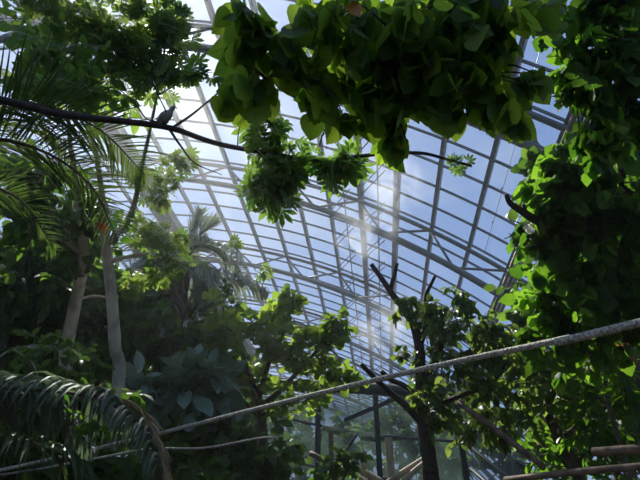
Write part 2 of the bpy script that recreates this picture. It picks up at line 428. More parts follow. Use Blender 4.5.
# end wall: glass with mullions
mb = MB(); xs = [CX+(RAD+GAP)*math.sin(p*D2R) for p in phis]; zs = [V(p, 0)[2] for p in phis]
vs = []; f = []
for i, (x, z) in enumerate(zip(xs, zs)): vs += [(x, YB, 0), (x, YB, max(z, 0.02))]
f = [(2*i, 2*i+2, 2*i+3, 2*i+1) for i in range(len(xs)-1)]
mb.add(vs, f); wb = mb.build('wall_back', GLASS, None, False); wb['kind'] = 'structure'
mb = MB()
for x, z in zip(xs, zs):
    if z > .3: mb.bar((x, YB, 0), (x, YB, z), .12, .12, (0, 1, 0))
for h in range(2, 17, 2):
    q = (h-CZ)/(RAD+GAP)
    if q < 1: xr = CX+(RAD+GAP)*math.sin(math.acos(q)); mb.bar((xs[0], YB, h), (xr, YB, h), .1, .1)
mb.build('window_mullion', STEEL, wb, False)
# floor and ground
mb = MB(); n = 30; gx = np.linspace(-45, 30, n); gy = np.linspace(-12, 70, n)
mb.add([(x, y, 0) for x in gx for y in gy], [(i*n+j, i*n+j+1, (i+1)*n+j+1, (i+1)*n+j) for i in range(n-1) for j in range(n-1)])
fl = mb.build('floor', SOIL, None, False); fl['kind'] = 'structure'
# cable
mb = MB(); a = P(550, 12, 15.0); b = P(484, 254, 22); mid = (a+b)/2-UPZ*.1
mb.tube(catmull([a, mid, b], 8), .012, 5)
for t in (.35, .62, .8): q = a+(b-a)*t; mb.tube([q-(b-a)*.004, q+(b-a)*.004], .03, 6)
tag(mb.build('cable', CABLEM), 'thin dark cable hanging down across the glass left of the leafy climber', 'cable')

# ------------------------------------------------------------------ plants in place
big = dict(leaf_style(HEART, L_BIG, .14, 4, 1.15, .36, .8, .55, .003, .3), even=1, nj=.38)
def G(x, y): return (x, y, 0.0)
TB = (3.0, -.6)
top = (2.2, .3, 4.4)
plant('broad_leaved_tree', 'tree with big heart-shaped backlit leaves hanging across the top of the view', 'tree', G(*TB),
  [(3.0, -.6, 0), (2.9, -.5, 2), (2.7, -.2, 3.4), top],
  [([top, P(420, -60, 3.2), P(335, 0, 2.7), P(300, 45, 2.5), P(268, 80, 2.4)], (.045, .006), [(252, 14, 2.45, 26, 18, .2, 10), (250, 50, 2.4, 24, 24, .15, 8), (258, 92, 2.35, 22, 22, .12, 8), (278, 40, 2.45, 18, 26, .18, 7), (318, 55, 2.5, 22, 30, .25, 14), (332, 95, 2.5, 22, 20, .2, 9), (325, 12, 2.6, 36, 16, .3, 16), (345, 60, 2.6, 20, 40, .3, 12), (290, 80, 2.45, 12, 18, .15, 4), (232, 92, 2.4, 8, 10, .08, 2), (345, 122, 2.5, 10, 8, .1, 2)], None),
   ([top, P(500, -70, 3.2), P(430, 10, 2.9), P(400, 70, 2.7), P(385, 110, 2.7)], (.05, .008), [(385, 35, 2.8, 36, 40, .45, 48), (372, 105, 2.7, 26, 30, .35, 26), (405, 90, 2.75, 28, 36, .4, 32), (395, 138, 2.72, 26, 10, .2, 7), (425, 25, 2.85, 45, 35, .5, 60), (432, 85, 2.8, 26, 32, .35, 30)], None),
   ([top, P(560, -70, 3.4), P(520, 0, 3.1), P(490, 40, 2.9), P(480, 80, 2.8)], (.05, .008), [(462, 30, 2.9, 34, 34, .45, 44), (462, 80, 2.75, 22, 28, .3, 18), (492, 55, 2.9, 24, 28, .35, 20), (500, 100, 2.7, 18, 18, .15, 7), (525, 85, 2.8, 16, 12, .15, 5), (515, 18, 3.0, 30, 18, .35, 15), (545, 10, 3.1, 16, 18, .3, 8), (492, 120, 2.7, 10, 10, .1, 3), (454, 118, 2.7, 8, 10, .1, 3), (512, 122, 2.7, 8, 8, .1, 2), (540, 78, 2.85, 12, 8, .12, 3)], None)],
  big, BARK, (.16, .07), limbr=.008)
orn = Leaves(HEART); orn.add(P(350, 4, 2.45), norm(-UPZ+rt*.5), norm(-fw+UPZ*.3), .09, .5)
# withered leaf belongs to that tree
btree = bpy.data.objects['broad_leaved_tree']
ol = orn.build('withered_leaf', L_ORANGE, btree, G(*TB)); ol['label'] = 'small orange withered leaf'

vine = leaf_style(LOBED, L_VINE, .125, 8, .65, .40, .4, .6, .0035, .4)
vbase = P(712, 470, 6.0); vb = (vbase[0], vbase[1])
plant('climber_covered_tree', 'dense tree mass of lobed bright green leaves filling the right edge', 'tree', G(*vb),
  [(*vb, 0), P(705, 420, 6.0), P(670, 340, 5.9), P(640, 270, 5.7), P(625, 200, 5.4), P(625, 140, 5.1)],
  [([P(670, 340, 5.9), P(600, 310, 5.4), P(540, 285, 5.0)], (.05, .012), [(562, 305, 5.0, 36, 34, .5, 45), (590, 320, 5.3, 55, 45, .7, 75), (548, 345, 4.9, 28, 26, .3, 16)], None),
   ([P(640, 270, 5.7), P(580, 240, 5.2), P(535, 235, 4.9)], (.05, .012), [(550, 232, 4.9, 34, 30, .45, 50), (585, 250, 5.2, 55, 55, .7, 110), (630, 290, 5.4, 40, 60, .7, 80)], None),
   ([P(625, 200, 5.4), P(585, 175, 5.0), P(550, 165, 4.8)], (.04, .01), [(565, 190, 4.8, 36, 34, .45, 60), (610, 205, 5.1, 50, 40, .7, 90), (585, 150, 4.7, 30, 22, .4, 22)], None)],
  vine, BARK, (.13, .05), limbr=.012)
vine2 = leaf_style(LOBED, L_VINE, .105, 8, .6, .34, .4, .6, .003, .4)
tb2 = (5.2, 1.4)
plant('overhanging_tree', 'tree whose dark leafy bough fills the top right corner', 'tree', G(*tb2),
  [(*tb2, 0), (5.1, 1.5, 2.5), (4.6, 1.9, 4.2), P(690, 20, 4.6)],
  [([P(690, 20, 4.6), P(640, 30, 4.1), P(600, 50, 3.9), P(575, 75, 3.8)], (.05, .01), [(605, 40, 3.9, 46, 50, .5, 75), (628, 95, 4.0, 36, 45, .5, 60), (585, 95, 3.8, 26, 38, .35, 30), (610, 140, 3.9, 34, 22, .35, 26), (590, 5, 3.9, 34, 24, .4, 28)], None)],
  vine2, BARK, (.13, .06), limbr=.01)

# --- long slender branch with palmate sprays (its tree stands out of view on the left)
palm = leaf_style(COMP, L_PALM, .185, 3, .55, .22, .6, .7, .003, .4)
palmS = leaf_style(COMP, L_PALM, .13, 4, .5, .2, .6, .7, .003, .4)
b0 = P(-190, 180, 4.6)
longb = [b0, P(-60, 92, 4.0), P(0, 100, 3.9), P(60, 114, 3.85), P(120, 121, 3.8), (P(170, 128, 3.8)), P(215, 143, 3.75), P(262, 152, 3.7), P(320, 160, 3.7), P(380, 154, 3.75), P(420, 153, 3.8), P(446, 159, 3.85), P(472, 166, 3.85)]
root = plant('slender_branched_tree', 'tree sending one long thin dark branch with palmate leaf sprays across the view', 'tree', (b0[0], b0[1], 0),
  [(b0[0], b0[1], 0), b0*np.array([1, 1, .5]), b0],
  [(longb, (.030, .009), [(270, 172, 3.7, 22, 32, .2, 24), (260, 125, 3.72, 18, 20, .15, 11), (288, 160, 3.72, 18, 20, .15, 10), (279, 196, 3.7, 14, 12, .1, 6), (345, 170, 3.7, 25, 18, .2, 20), (325, 160, 3.7, 8, 10, .1, 3)], None),
   ([P(172, 128, 3.8), P(190, 116, 3.78), P(205, 104, 3.75), P(224, 88, 3.7)], (.011, .005), [], None),
   ([P(168, 127, 3.8), P(180, 145, 3.8), P(195, 163, 3.8), P(222, 175, 3.85)], (.011, .003), [], None),
   ([P(165, 124, 3.8), P(166, 112, 3.78), P(158, 95, 3.75), P(148, 70, 3.7)], (.006, .003), [(200, 72, 3.9, 18, 5, .1, 5)], palmS),
   ([P(158, 122, 3.8), P(146, 118, 3.78), P(132, 100, 3.75), P(112, 84, 3.7)], (.006, .003), [], None),
   ([P(318, 160, 3.7), P(321, 140, 3.7), P(326, 127, 3.68), P(330, 120, 3.65)], (.006, .004), [], None),
   ([P(446, 159, 3.85), P(460, 163, 3.85), P(472, 166, 3.85)], (.006, .003), [(461, 163, 3.85, 11, 3, .06, 4)], leaf_style(COMP, L_PALM, .10, 3, .3, .08, .6, .7, .002, .4))],
  palm, DARKBARK, (.09, .035), limbr=.006)

# --- forked pale-trunk tree, left
fine = leaf_style(COMP, L_FINE, .17, 4, .3, .32, .7, .8, .004, .45)
ov = leaf_style(OVATE, L_PALM, .125, 8, .35, .35, .6, .7, .004, .4)
fb = P(117, 500, 7.2)
plant('palmate_leaved_tree', 'forked pale-trunked tree with star-shaped leaf sprays left of the drooping palm', 'tree', (fb[0], fb[1], 0),
  [(fb[0], fb[1], 0), P(117, 400, 7.2), P(115, 345, 7.2), P(111, 290, 7.2), P(106, 245, 7.2), P(103, 200, 7.1)],
  [([P(106, 245, 7.2), P(122, 228, 7.0), P(134, 205, 6.9), P(141, 170, 6.7), P(150, 130, 6.3), P(160, 80, 5.9)], (.05, .012), [(160, 178, 6.6, 22, 30, .4, 20), (148, 70, 5.8, 34, 30, .5, 34), (185, 165, 6.6, 18, 22, .3, 9), (120, 38, 5.6, 60, 32, .6, 44), (178, 28, 5.6, 24, 18, .4, 12), (152, 14, 5.6, 30, 14, .4, 18)], fine),
   ([P(110, 262, 7.2), P(140, 255, 7.0), P(180, 262, 6.9), P(215, 262, 6.9), P(262, 268, 7.0)], (.03, .006), [(160, 240, 6.9, 34, 28, .6, 34), (150, 280, 6.9, 26, 22, .4, 18), (262, 270, 7.0, 8, 5, .1, 3), (232, 243, 7.0, 8, 3, .1, 2)], fine),
   ([P(103, 200, 7.1), P(95, 150, 6.6), P(80, 100, 6.2), P(60, 60, 5.8)], (.04, .01), [(85, 25, 5.8, 60, 32, .6, 50), (60, 75, 5.8, 45, 30, .5, 30)], fine)],
  fine, PALEBARK, (.085, .06), limbr=.012)
# --- left tree with ovate leaves
lb = P(55, 500, 8.0)
dk = leaf_style(BROAD, L_DARK, .17, 8, .5, .4, .5, .6, .004, .45)
plant('ovate_leaved_tree', 'leaning pale-trunked tree at the left with ovate leaves and a dark crown', 'tree', (lb[0], lb[1], 0),
  [(lb[0], lb[1], 0), P(61, 395, 8.0), P(66, 350, 8.0), P(76, 300, 7.9), P(84, 255, 7.8), P(80, 200, 7.4)],
  [([P(80, 200, 7.4), P(70, 140, 6.4), P(70, 100, 5.4)], (.04, .012), [(90, 85, 5.0, 50, 30, .6, 40), (40, 40, 5.0, 50, 40, .6, 22), (28, 88, 5.0, 35, 24, .4, 14)], ov),
   ([P(84, 255, 7.8), P(50, 230, 7.6), P(15, 215, 7.4)], (.04, .012), [(30, 200, 7.4, 55, 50, .9, 90), (80, 215, 7.6, 45, 40, .8, 55)], dk),
   ([P(76, 300, 7.9), P(95, 296, 7.8), P(108, 300, 7.7), P(112, 318, 7.7)], (.02, .008), [], None),
   ([P(68, 340, 8.0), P(40, 345, 7.6), P(15, 350, 7.2)], (.03, .01), [(60, 352, 7.0, 55, 16, .5, 36), (20, 375, 7.0, 35, 18, .5, 18)], ov)],
  ov, PALEBARK, (.10, .07), limbr=.012)
# dark understory left
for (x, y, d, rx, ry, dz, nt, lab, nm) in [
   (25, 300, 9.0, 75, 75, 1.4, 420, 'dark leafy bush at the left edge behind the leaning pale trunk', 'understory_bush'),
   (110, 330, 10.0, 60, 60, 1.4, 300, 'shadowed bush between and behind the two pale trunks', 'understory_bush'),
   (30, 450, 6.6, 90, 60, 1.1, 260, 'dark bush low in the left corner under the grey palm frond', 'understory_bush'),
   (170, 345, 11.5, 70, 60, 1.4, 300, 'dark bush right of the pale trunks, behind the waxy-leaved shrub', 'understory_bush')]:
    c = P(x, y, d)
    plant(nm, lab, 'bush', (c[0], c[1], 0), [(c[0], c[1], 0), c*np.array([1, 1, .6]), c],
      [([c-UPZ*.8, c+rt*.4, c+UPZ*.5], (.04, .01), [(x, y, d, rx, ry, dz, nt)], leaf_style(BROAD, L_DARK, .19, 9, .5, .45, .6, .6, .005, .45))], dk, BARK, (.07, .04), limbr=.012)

# --- waxy shrub, bluish sheen put into its leaf colour, lower left centre
WAXY = blade([.03, .09, .16, .21, .22, .15, .05, .0], .25, .4, [0, .18, .35, .52, .7, .85, .95, 1.0], .03)
wx = leaf_style(WAXY, L_SHEEN, .46, 8, .0, .45, .6, .8, .006, .45)
c = P(185, 440, 8.5)
plant('waxy_leaved_shrub', 'shrub of large waxy leaves with a painted-in bluish sheen between the pale trunks and the sloping rope', 'shrub', (c[0], c[1], 0),
  [(c[0], c[1], 0), c*np.array([1, 1, .6]), c],
  [([c, P(160, 400, 8.4), P(150, 385, 8.3)], (.03, .015), [(152, 395, 8.3, 34, 26, .5, 18)], None),
   ([c, P(205, 400, 8.4), P(210, 385, 8.3)], (.03, .015), [(208, 395, 8.3, 38, 30, .5, 22)], None),
   ([c, P(200, 440, 8.2), P(215, 438, 8.1)], (.03, .015), [(210, 442, 8.1, 45, 30, .5, 22)], leaf_style(BROAD, L_DARK, .36, 6, .3, .45, .6, .7, .006, .45))],
  wx, BARK, (.06, .035), limbr=.012)
# --- leathery-leaved fig tree, centre
fg = leaf_style(OBOV, L_FIG, .21, 9, -.1, .30, .5, .75, .005, .45)
c = P(262, 470, 9.2)
plant('leathery_leaved_tree', 'bushy tree of spoon-shaped leathery leaves in rosettes at the centre, below the drooping palm', 'tree', (c[0], c[1], 0),
  [(c[0], c[1], 0), c, P(262, 420, 9.2), P(255, 390, 9.2)],
  [([P(255, 390, 9.2), P(240, 350, 9.0), P(228, 325, 8.9), P(222, 305, 8.8)], (.05, .015), [(222, 318, 8.9, 22, 24, .5, 20), (215, 350, 9.0, 34, 28, .6, 30)], None),
   ([P(258, 400, 9.2), P(270, 360, 9.0), P(285, 330, 8.8), P(292, 305, 8.7)], (.05, .015), [(292, 305, 8.7, 20, 14, .4, 14), (270, 330, 8.8, 34, 26, .6, 34), (318, 340, 8.7, 24, 14, .4, 15)], None),
   ([P(260, 410, 9.2), P(300, 370, 8.9), P(325, 340, 8.7), P(338, 318, 8.6)], (.05, .012), [(337, 318, 8.6, 12, 20, .3, 13), (345, 378, 8.7, 14, 10, .3, 8), (300, 365, 8.9, 45, 26, .6, 38)], None),
   ([P(262, 420, 9.2), P(230, 390, 9.4), P(200, 375, 9.5)], (.05, .015), [(230, 380, 9.4, 50, 26, .7, 50), (300, 400, 9.4, 40, 16, .5, 20)], None)],
  fg, BARK, (.10, .06), limbr=.015)
# dark bush under it
for (x, y, d, rx, ry, dz, nt, lab) in [
   (255, 462, 7.6, 50, 34, .8, 70, 'dark broad-leaved bush at the bottom centre under the sloping rope'),
   (150, 470, 7.0, 60, 26, .7, 45, 'dark bush at the bottom just right of the grey palm frond'),
   (335, 470, 9.5, 26, 16, .5, 26, 'small leafy bush at the foot of the net enclosure, left of the stakes')]:
    c = P(x, y, d)
    plant('undergrowth_bush', lab, 'bush', (c[0], c[1], 0), [(c[0], c[1], 0), c*np.array([1, 1, .6]), c],
      [([c-UPZ*.3, c+rt*.2, c+UPZ*.25], (.03, .01), [(x, y, d, rx, ry, dz, nt)], leaf_style(BROAD, L_DARK, .17, 9, .4, .4, .6, .6, .005, .45))], dk, BARK, (.05, .03), limbr=.01)

# --- pruned tree with bare stubs, right of centre
pr = leaf_style(OVATE, L_FINE, .125, 8, .7, .28, .4, .6, .004, .4)
c = P(433, 500, 6.8)
plant('pruned_tree', 'pruned tree with bare dark cut stubs and small yellow-green leaves right of centre', 'tree', (c[0], c[1], 0),
  [(c[0], c[1], 0), c, P(430, 465, 6.8), P(424, 425, 6.8), P(421, 385, 6.8), P(420, 350, 6.8)],
  [([P(420, 350, 6.8), P(414, 325, 6.8), P(405, 308, 6.8), P(395, 298, 6.8), P(384, 282, 6.8), P(371, 264, 6.8)], (.065, .03), [(420, 305, 6.7, 26, 14, .3, 26), (400, 312, 6.7, 10, 12, .15, 7)], None),
   ([P(399, 302, 6.8), P(391, 291, 6.82), P(394, 276, 6.84), P(397, 263, 6.85)], (.036, .028), [], None),
   ([P(420, 345, 6.8), P(428, 318, 6.8), P(426, 297, 6.8), P(435, 276, 6.8)], (.045, .022), [(440, 310, 6.7, 24, 12, .3, 18)], None),
   ([P(424, 425, 6.8), P(405, 405, 6.7), P(385, 388, 6.6), P(361, 364, 6.5)], (.05, .03), [], None),
   ([P(421, 400, 6.8), P(405, 386, 6.7), P(392, 380, 6.65), P(381, 371, 6.6)], (.035, .03), [], None),
   ([P(422, 390, 6.8), P(440, 350, 6.7), P(456, 325, 6.6), P(464, 295, 6.5)], (.04, .01), [(462, 308, 6.5, 16, 26, .3, 24), (475, 335, 6.5, 38, 30, .5, 62), (445, 345, 6.6, 34, 28, .5, 44), (405, 352, 6.8, 12, 8, .2, 6)], None),
   ([P(424, 420, 6.8), P(450, 400, 6.6), P(490, 385, 6.4), P(505, 365, 6.3)], (.04, .01), [(480, 378, 6.4, 45, 28, .6, 66), (440, 405, 6.6, 24, 34, .4, 40), (420, 385, 6.75, 14, 40, .3, 26)], None)],
  pr, DARKBARK, (.115, .065), limbr=.008)
# --- dark thicket lower right, with long leaning branch
th = leaf_style(OVATE, L_VINE, .14, 8, .5, .35, .5, .6, .004, .45)
th2 = leaf_style(OVATE, L_FINE, .13, 8, .5, .33, .5, .6, .004, .45)
c = P(585, 500, 7.6)
plant('thicket_tree', 'many-branched small-leaved tree filling the lower right behind the sloping rope', 'tree', (c[0], c[1], 0),
  [(c[0], c[1], 0), c, P(560, 440, 7.5), P(545, 410, 7.4)],
  [([P(545, 410, 7.4), P(560, 380, 7.2), P(578, 350, 7.0), P(590, 325, 6.9)], (.05, .015), [(560, 375, 7.2, 50, 34, .6, 60), (520, 350, 7.0, 34, 26, .5, 34)], th2),
   ([P(545, 410, 7.4), P(520, 405, 7.3), P(500, 395, 7.3), P(480, 380, 7.3)], (.05, .015), [(510, 410, 7.3, 45, 30, .6, 62), (480, 425, 7.4, 36, 26, .5, 40)], th2),
   ([P(560, 440, 7.5), P(600, 410, 7.5), P(630, 380, 7.5)], (.05, .02), [(610, 400, 7.5, 50, 40, .7, 90), (625, 360, 7.5, 30, 26, .5, 30)], th),
   ([P(572, 470, 7.6), P(590, 450, 7.6), P(630, 440, 7.6)], (.04, .02), [(590, 445, 7.8, 70, 34, .7, 110)], th)],
  th, BARK, (.10, .05), limbr=.012)
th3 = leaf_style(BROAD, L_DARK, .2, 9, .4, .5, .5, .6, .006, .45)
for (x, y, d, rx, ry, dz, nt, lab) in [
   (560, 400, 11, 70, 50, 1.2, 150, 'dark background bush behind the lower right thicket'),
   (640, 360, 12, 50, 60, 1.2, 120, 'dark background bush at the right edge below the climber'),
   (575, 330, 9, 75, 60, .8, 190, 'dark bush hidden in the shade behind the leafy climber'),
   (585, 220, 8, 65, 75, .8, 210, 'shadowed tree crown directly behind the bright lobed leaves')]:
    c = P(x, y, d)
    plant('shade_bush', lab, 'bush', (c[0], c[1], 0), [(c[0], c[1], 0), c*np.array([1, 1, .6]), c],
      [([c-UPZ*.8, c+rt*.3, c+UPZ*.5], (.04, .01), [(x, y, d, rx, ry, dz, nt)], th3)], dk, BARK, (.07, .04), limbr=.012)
# reddish sprig
c = P(605, 395, 6.6)
plant('red_leaved_sapling', 'small sapling with reddish brown leaves under the rope at the right', 'sapling', (c[0], c[1], 0), [(c[0], c[1], 0), c*np.array([1, 1, .6]), c],
  [([c, P(606, 370, 6.55), P(608, 345, 6.5)], (.015, .006), [(604, 355, 6.5, 20, 18, .25, 12)], leaf_style(OVATE, L_RED, .17, 7, .7, .25, .5, .6, .003, .4)),
   ([c, P(625, 385, 6.5), P(632, 375, 6.5)], (.012, .005), [(625, 385, 6.5, 20, 16, .25, 12)], leaf_style(LANCE, L_VINE, .24, 8, .3, .25, .5, .6, .003, .4))],
  pr, BARK, (.03, .02), limbr=.005)
# broken bare stub next to climber
mb = MB(); mb.tube(catmull([P(560, 235, 5.2), P(532, 218, 4.5), P(520, 210, 4.4), P(510, 203, 4.38), P(506, 194, 4.36)], 5), taper(21, .04, .018), 8)
mb.tube(catmull([P(525, 213, 4.44), P(525, 208, 4.43), P(523, 204, 4.42)], 4), [.015]*9, 6)
st_ = mb.build('dead_stub', DARKBARK, bpy.data.objects['climber_covered_tree'], origin=G(*vb))

# --- palms
def palm_plant(name, label, base, top, fr, mat, rach=BARK, tr=(.13, .1), n=34):
    root = thing(name, base, label, 'palm'); o = np.asarray(base, float)
    mb = MB(); mb.tube(catmull([base, (np.asarray(base)+np.asarray(top))/2+rng.normal(0, .05, 3), top], 8), taper(17, *tr), 10)
    mb.build('trunk', rach, root, origin=o)
    for f in fr:
        mb = MB(); lv = Strips(); kw = dict(f[1]); m2 = kw.pop('mat', mat); r0 = kw.pop('r0', .02)
        frond(mb, lv, f[0], r0, **kw)
        fo = mb.build('frond', rach, root, origin=o); lv.build('leaflets', m2, fo, o)
    return root
t = P(-75, 165, 5.0)
palm_plant('dark_feather_palm', 'feather palm whose dark arching fronds reach in from the left edge', (t[0], t[1], 0), t,
  [([t, P(-20, 110, 4.6), P(40, 105, 4.4), P(100, 130, 4.3), P(145, 175, 4.3)], dict(length=.62, n=69, droop=.35, wid=.017, tint=.35)),
   ([t, P(-20, 140, 4.8), P(40, 150, 4.6), P(90, 185, 4.5), P(118, 240, 4.5)], dict(length=.6, n=66, droop=.4, wid=.017, tint=.3)),
   ([t, P(-30, 180, 5.0), P(20, 200, 4.9), P(55, 250, 4.8)], dict(length=.55, n=54, droop=.45, wid=.017, tint=.15)),
   ([t, P(-30, 150, 5.2), P(10, 120, 5.2), P(60, 140, 5.2), P(110, 215, 5.2)], dict(length=.6, n=60, droop=.5, wid=.017, tint=.5))],
  L_FROND)
t = P(186, 262, 12.0); g = (t[0], t[1], 0)
hang = dict(length=1.0, n=46, droop=1.6, wid=.075, angle=60, jit=.1)
palm_plant('drooping_grey_palm', 'grey-green palm with hanging leaflets, haze painted into their colour, in front of the curved roof trusses', g, t,
  [([t, P(197, 246, 11.8), P(215, 247, 11.6), P(235, 262, 11.5), P(246, 282, 11.4)], dict(hang, length=.75, n=40)),
   ([t, P(200, 274, 11.6), P(225, 278, 11.4), P(250, 283, 11.2), P(266, 292, 11.1)], dict(hang, length=.8, n=44, droop=2.2)),
   ([t, P(196, 240, 12), P(207, 228, 12), P(217, 222, 12)], dict(length=.5, n=22, droop=.15, wid=.05, angle=30)),
   ([t, P(190, 235, 12), P(197, 222, 12), P(200, 212, 12)], dict(length=.5, n=20, droop=.1, wid=.05, angle=25)),
   ([t, P(175, 250, 11.8), P(158, 258, 11.6), P(145, 280, 11.5)], dict(hang, length=1.1)),
   ([t, P(180, 262, 11.5), P(170, 285, 11.3), P(165, 310, 11.2)], dict(hang, length=.9)),
   ([t, P(192, 262, 11.3), P(200, 275, 11.0), P(206, 300, 10.9)], dict(hang, length=.9)),
   ([t, P(188, 280, 11.9), P(186, 305, 11.8), P(184, 335, 11.8)], dict(hang, length=.8, angle=50, n=40)),
   ([t, P(197, 275, 11.9), P(200, 300, 11.8), P(196, 330, 11.8)], dict(hang, length=.8, angle=50, n=40)),
   ([t, P(176, 280, 11.8), P(170, 305, 11.7), P(172, 340, 11.7)], dict(hang, length=.8, angle=50, n=40)),
   ([t, P(160, 255, 12), P(150, 272, 12), P(147, 310, 12)], dict(hang, length=.9, n=40)),
   ([t, P(170, 242, 12.3), P(150, 235, 12.5), P(132, 250, 12.6)], dict(hang, length=1.0))],
  L_HAZEF, BARK, (.2, .16))
t = P(-60, 420, 4.2)
palm_plant('arching_grey_palm', 'palm with one long grey frond arching over the bottom left corner', (t[0], t[1], 0), t,
  [([t, P(-10, 390, 4.0), P(50, 391, 3.85), P(95, 398, 3.75), P(125, 413, 3.7), P(148, 438, 3.65), P(163, 475, 3.6)],
     dict(length=.72, n=84, droop=1.7, wid=.028, angle=100, tint=.5, mat=L_GREYF, side=(1, -1), lenf=lambda q: .95-.35*q, jit=.06, r0=.016)),
   ([P(60, 392, 3.9), P(95, 396, 3.8), P(127, 409, 3.75), P(152, 436, 3.7), P(167, 478, 3.65)],
     dict(length=.34, n=46, droop=.9, wid=.026, angle=28, tint=.5, mat=L_DRY, jit=.1, r0=.012)),
   ([t, P(-30, 435, 3.8), P(20, 440, 3.5), P(70, 460, 3.4), P(100, 500, 3.4)], dict(length=.5, n=50, droop=1.3, wid=.03, angle=60, tint=.3, mat=L_FROND, r0=.014)),
   ([t, P(-40, 400, 4.4), P(10, 396, 4.4), P(55, 410, 4.3), P(90, 450, 4.3)], dict(length=.6, n=50, droop=1.6, wid=.035, angle=60, tint=.35, mat=L_GREYF, r0=.014))],
  L_GREYF)
# leafy sprig in front of frond
c = P(62, 520, 3.4)
plant('young_sprig', 'thin young plant with a few bright green leaves before the grey frond', 'plant', (c[0], c[1], 0), [(c[0], c[1], 0), c*np.array([1, 1, .6]), P(66, 440, 3.3)],
  [([P(66, 440, 3.3), P(75, 425, 3.3), P(85, 418, 3.3)], (.005, .003), [(84, 424, 3.3, 18, 14, .1, 5)], leaf_style(OVATE, L_VINE, .065, 7, .2, .12, .5, .7, .002, .4))],
  pr, BARK, (.008, .005), limbr=.003)

# --- background trees deep in the hall
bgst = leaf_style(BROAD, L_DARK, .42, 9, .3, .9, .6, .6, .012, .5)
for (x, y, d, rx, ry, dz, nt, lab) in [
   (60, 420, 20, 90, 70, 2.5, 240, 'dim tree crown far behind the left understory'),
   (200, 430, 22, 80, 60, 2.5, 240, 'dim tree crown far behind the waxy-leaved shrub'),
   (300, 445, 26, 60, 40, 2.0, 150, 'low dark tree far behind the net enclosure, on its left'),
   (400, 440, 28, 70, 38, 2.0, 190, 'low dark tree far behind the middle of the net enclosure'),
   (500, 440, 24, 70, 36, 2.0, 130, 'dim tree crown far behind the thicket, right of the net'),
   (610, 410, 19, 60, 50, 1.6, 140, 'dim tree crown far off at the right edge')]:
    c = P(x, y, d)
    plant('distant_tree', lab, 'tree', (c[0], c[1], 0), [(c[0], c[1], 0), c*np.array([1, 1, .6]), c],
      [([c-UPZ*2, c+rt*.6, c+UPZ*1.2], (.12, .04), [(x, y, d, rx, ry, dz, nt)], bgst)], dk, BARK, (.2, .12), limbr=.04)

# ------------------------------------------------------------------ damp air in the hall, also standing in for lens glare by the sun
def volmat(name, dens, aniso, col, noisy=False, scale=1.0):
    m, nt, N, L = newmat(name)
    o = N.new('ShaderNodeOutputMaterial'); v = N.new('ShaderNodeVolumeScatter'); v.inputs['Color'].default_value = (*col, 1)
    v.inputs['Density'].default_value = dens; v.inputs['Anisotropy'].default_value = aniso
    L(v.outputs[0], o.inputs['Volume'])
    return m
HZ = volmat('damp_air_glare', DENS, .78, (.95, .97, 1.0))
hp = [p for p in phis[::2] if p < PHEND-2]+[PHEND-.5]
prof = [(V(hp[0], 0)[0]+.2, .05)]+[(V(p, 0, -.05)[0], max(V(p, 0, -.05)[2], .05)) for p in hp]
m = MB(); n = len(prof)
m.add([(x, YA+1.5, z) for x, z in prof]+[(x, YB-.3, z) for x, z in prof], [tuple(range(n)), tuple(range(2*n-1, n-1, -1))]+[(i, n+i, n+(i+1) % n, (i+1) % n) for i in range(n)])
hz = m.build('haze', HZ, None, False); bb = bmesh.new(); bb.from_mesh(hz.data); bmesh.ops.recalc_face_normals(bb, faces=bb.faces[:]); bb.to_mesh(hz.data); bb.free(); tag(hz, 'thin damp haze filling the air of the glasshouse, also giving the sun glare', 'haze', kind='stuff')

def mistmat():
    m, nt, N, L = newmat('drifting_mist')
    o = N.new('ShaderNodeOutputMaterial'); v = N.new('ShaderNodeVolumeScatter'); v.inputs['Anisotropy'].default_value = .6; v.inputs['Color'].default_value = (1, 1, 1, 1)
    tc = N.new('ShaderNodeTexCoord'); ln = N.new('ShaderNodeVectorMath'); ln.operation = 'LENGTH'; L(tc.outputs['Object'], ln.inputs[0])
    nz = N.new('ShaderNodeTexNoise'); nz.inputs['Scale'].default_value = 2.2; nz.inputs['Detail'].default_value = 4; nz.inputs['Distortion'].default_value = .8; L(tc.outputs['Object'], nz.inputs['Vector'])
    f = N.new('ShaderNodeMapRange'); f.inputs[1].default_value = 0; f.inputs[2].default_value = 1; f.inputs[3].default_value = 1; f.inputs[4].default_value = 0; L(ln.outputs['Value'], f.inputs[0])
    g = N.new('ShaderNodeMapRange'); g.inputs[1].default_value = .42; g.inputs[2].default_value = .7; g.inputs[3].default_value = 0; g.inputs[4].default_value = MIST; L(nz.outputs['Fac'], g.inputs[0])
    mu = N.new('ShaderNodeMath'); mu.operation = 'MULTIPLY'; L(f.outputs[0], mu.inputs[0]); L(g.outputs[0], mu.inputs[1])
    L(mu.outputs[0], v.inputs['Density']); L(v.outputs[0], o.inputs['Volume'])
    return m
MM = mistmat()
def puff(x, y, d, rx, ry, rd, label):
    bm = bmesh.new(); bmesh.ops.create_icosphere(bm, subdivisions=3, radius=1.0); me = bpy.data.meshes.new('mist'); bm.to_mesh(me); bm.free(); me.materials.append(MM)
    o = bpy.data.objects.new('mist', me); C.objects.link(o); o.location = tuple(P(x, y, d)); o.scale = (rx*d/F, rd, ry*d/F); tag(o, label, 'mist', kind='stuff')
puff(392, 185, 17, 34, 42, 1.2, 'wisp of white spray mist high under the roof above the bare stubs')
puff(365, 235, 17.5, 40, 44, 1.2, 'wisp of white mist in front of the middle truss left of the stubs')
puff(395, 325, 18, 55, 42, 1.6, 'broad pale mist drifting low beside the pruned tree trunk')
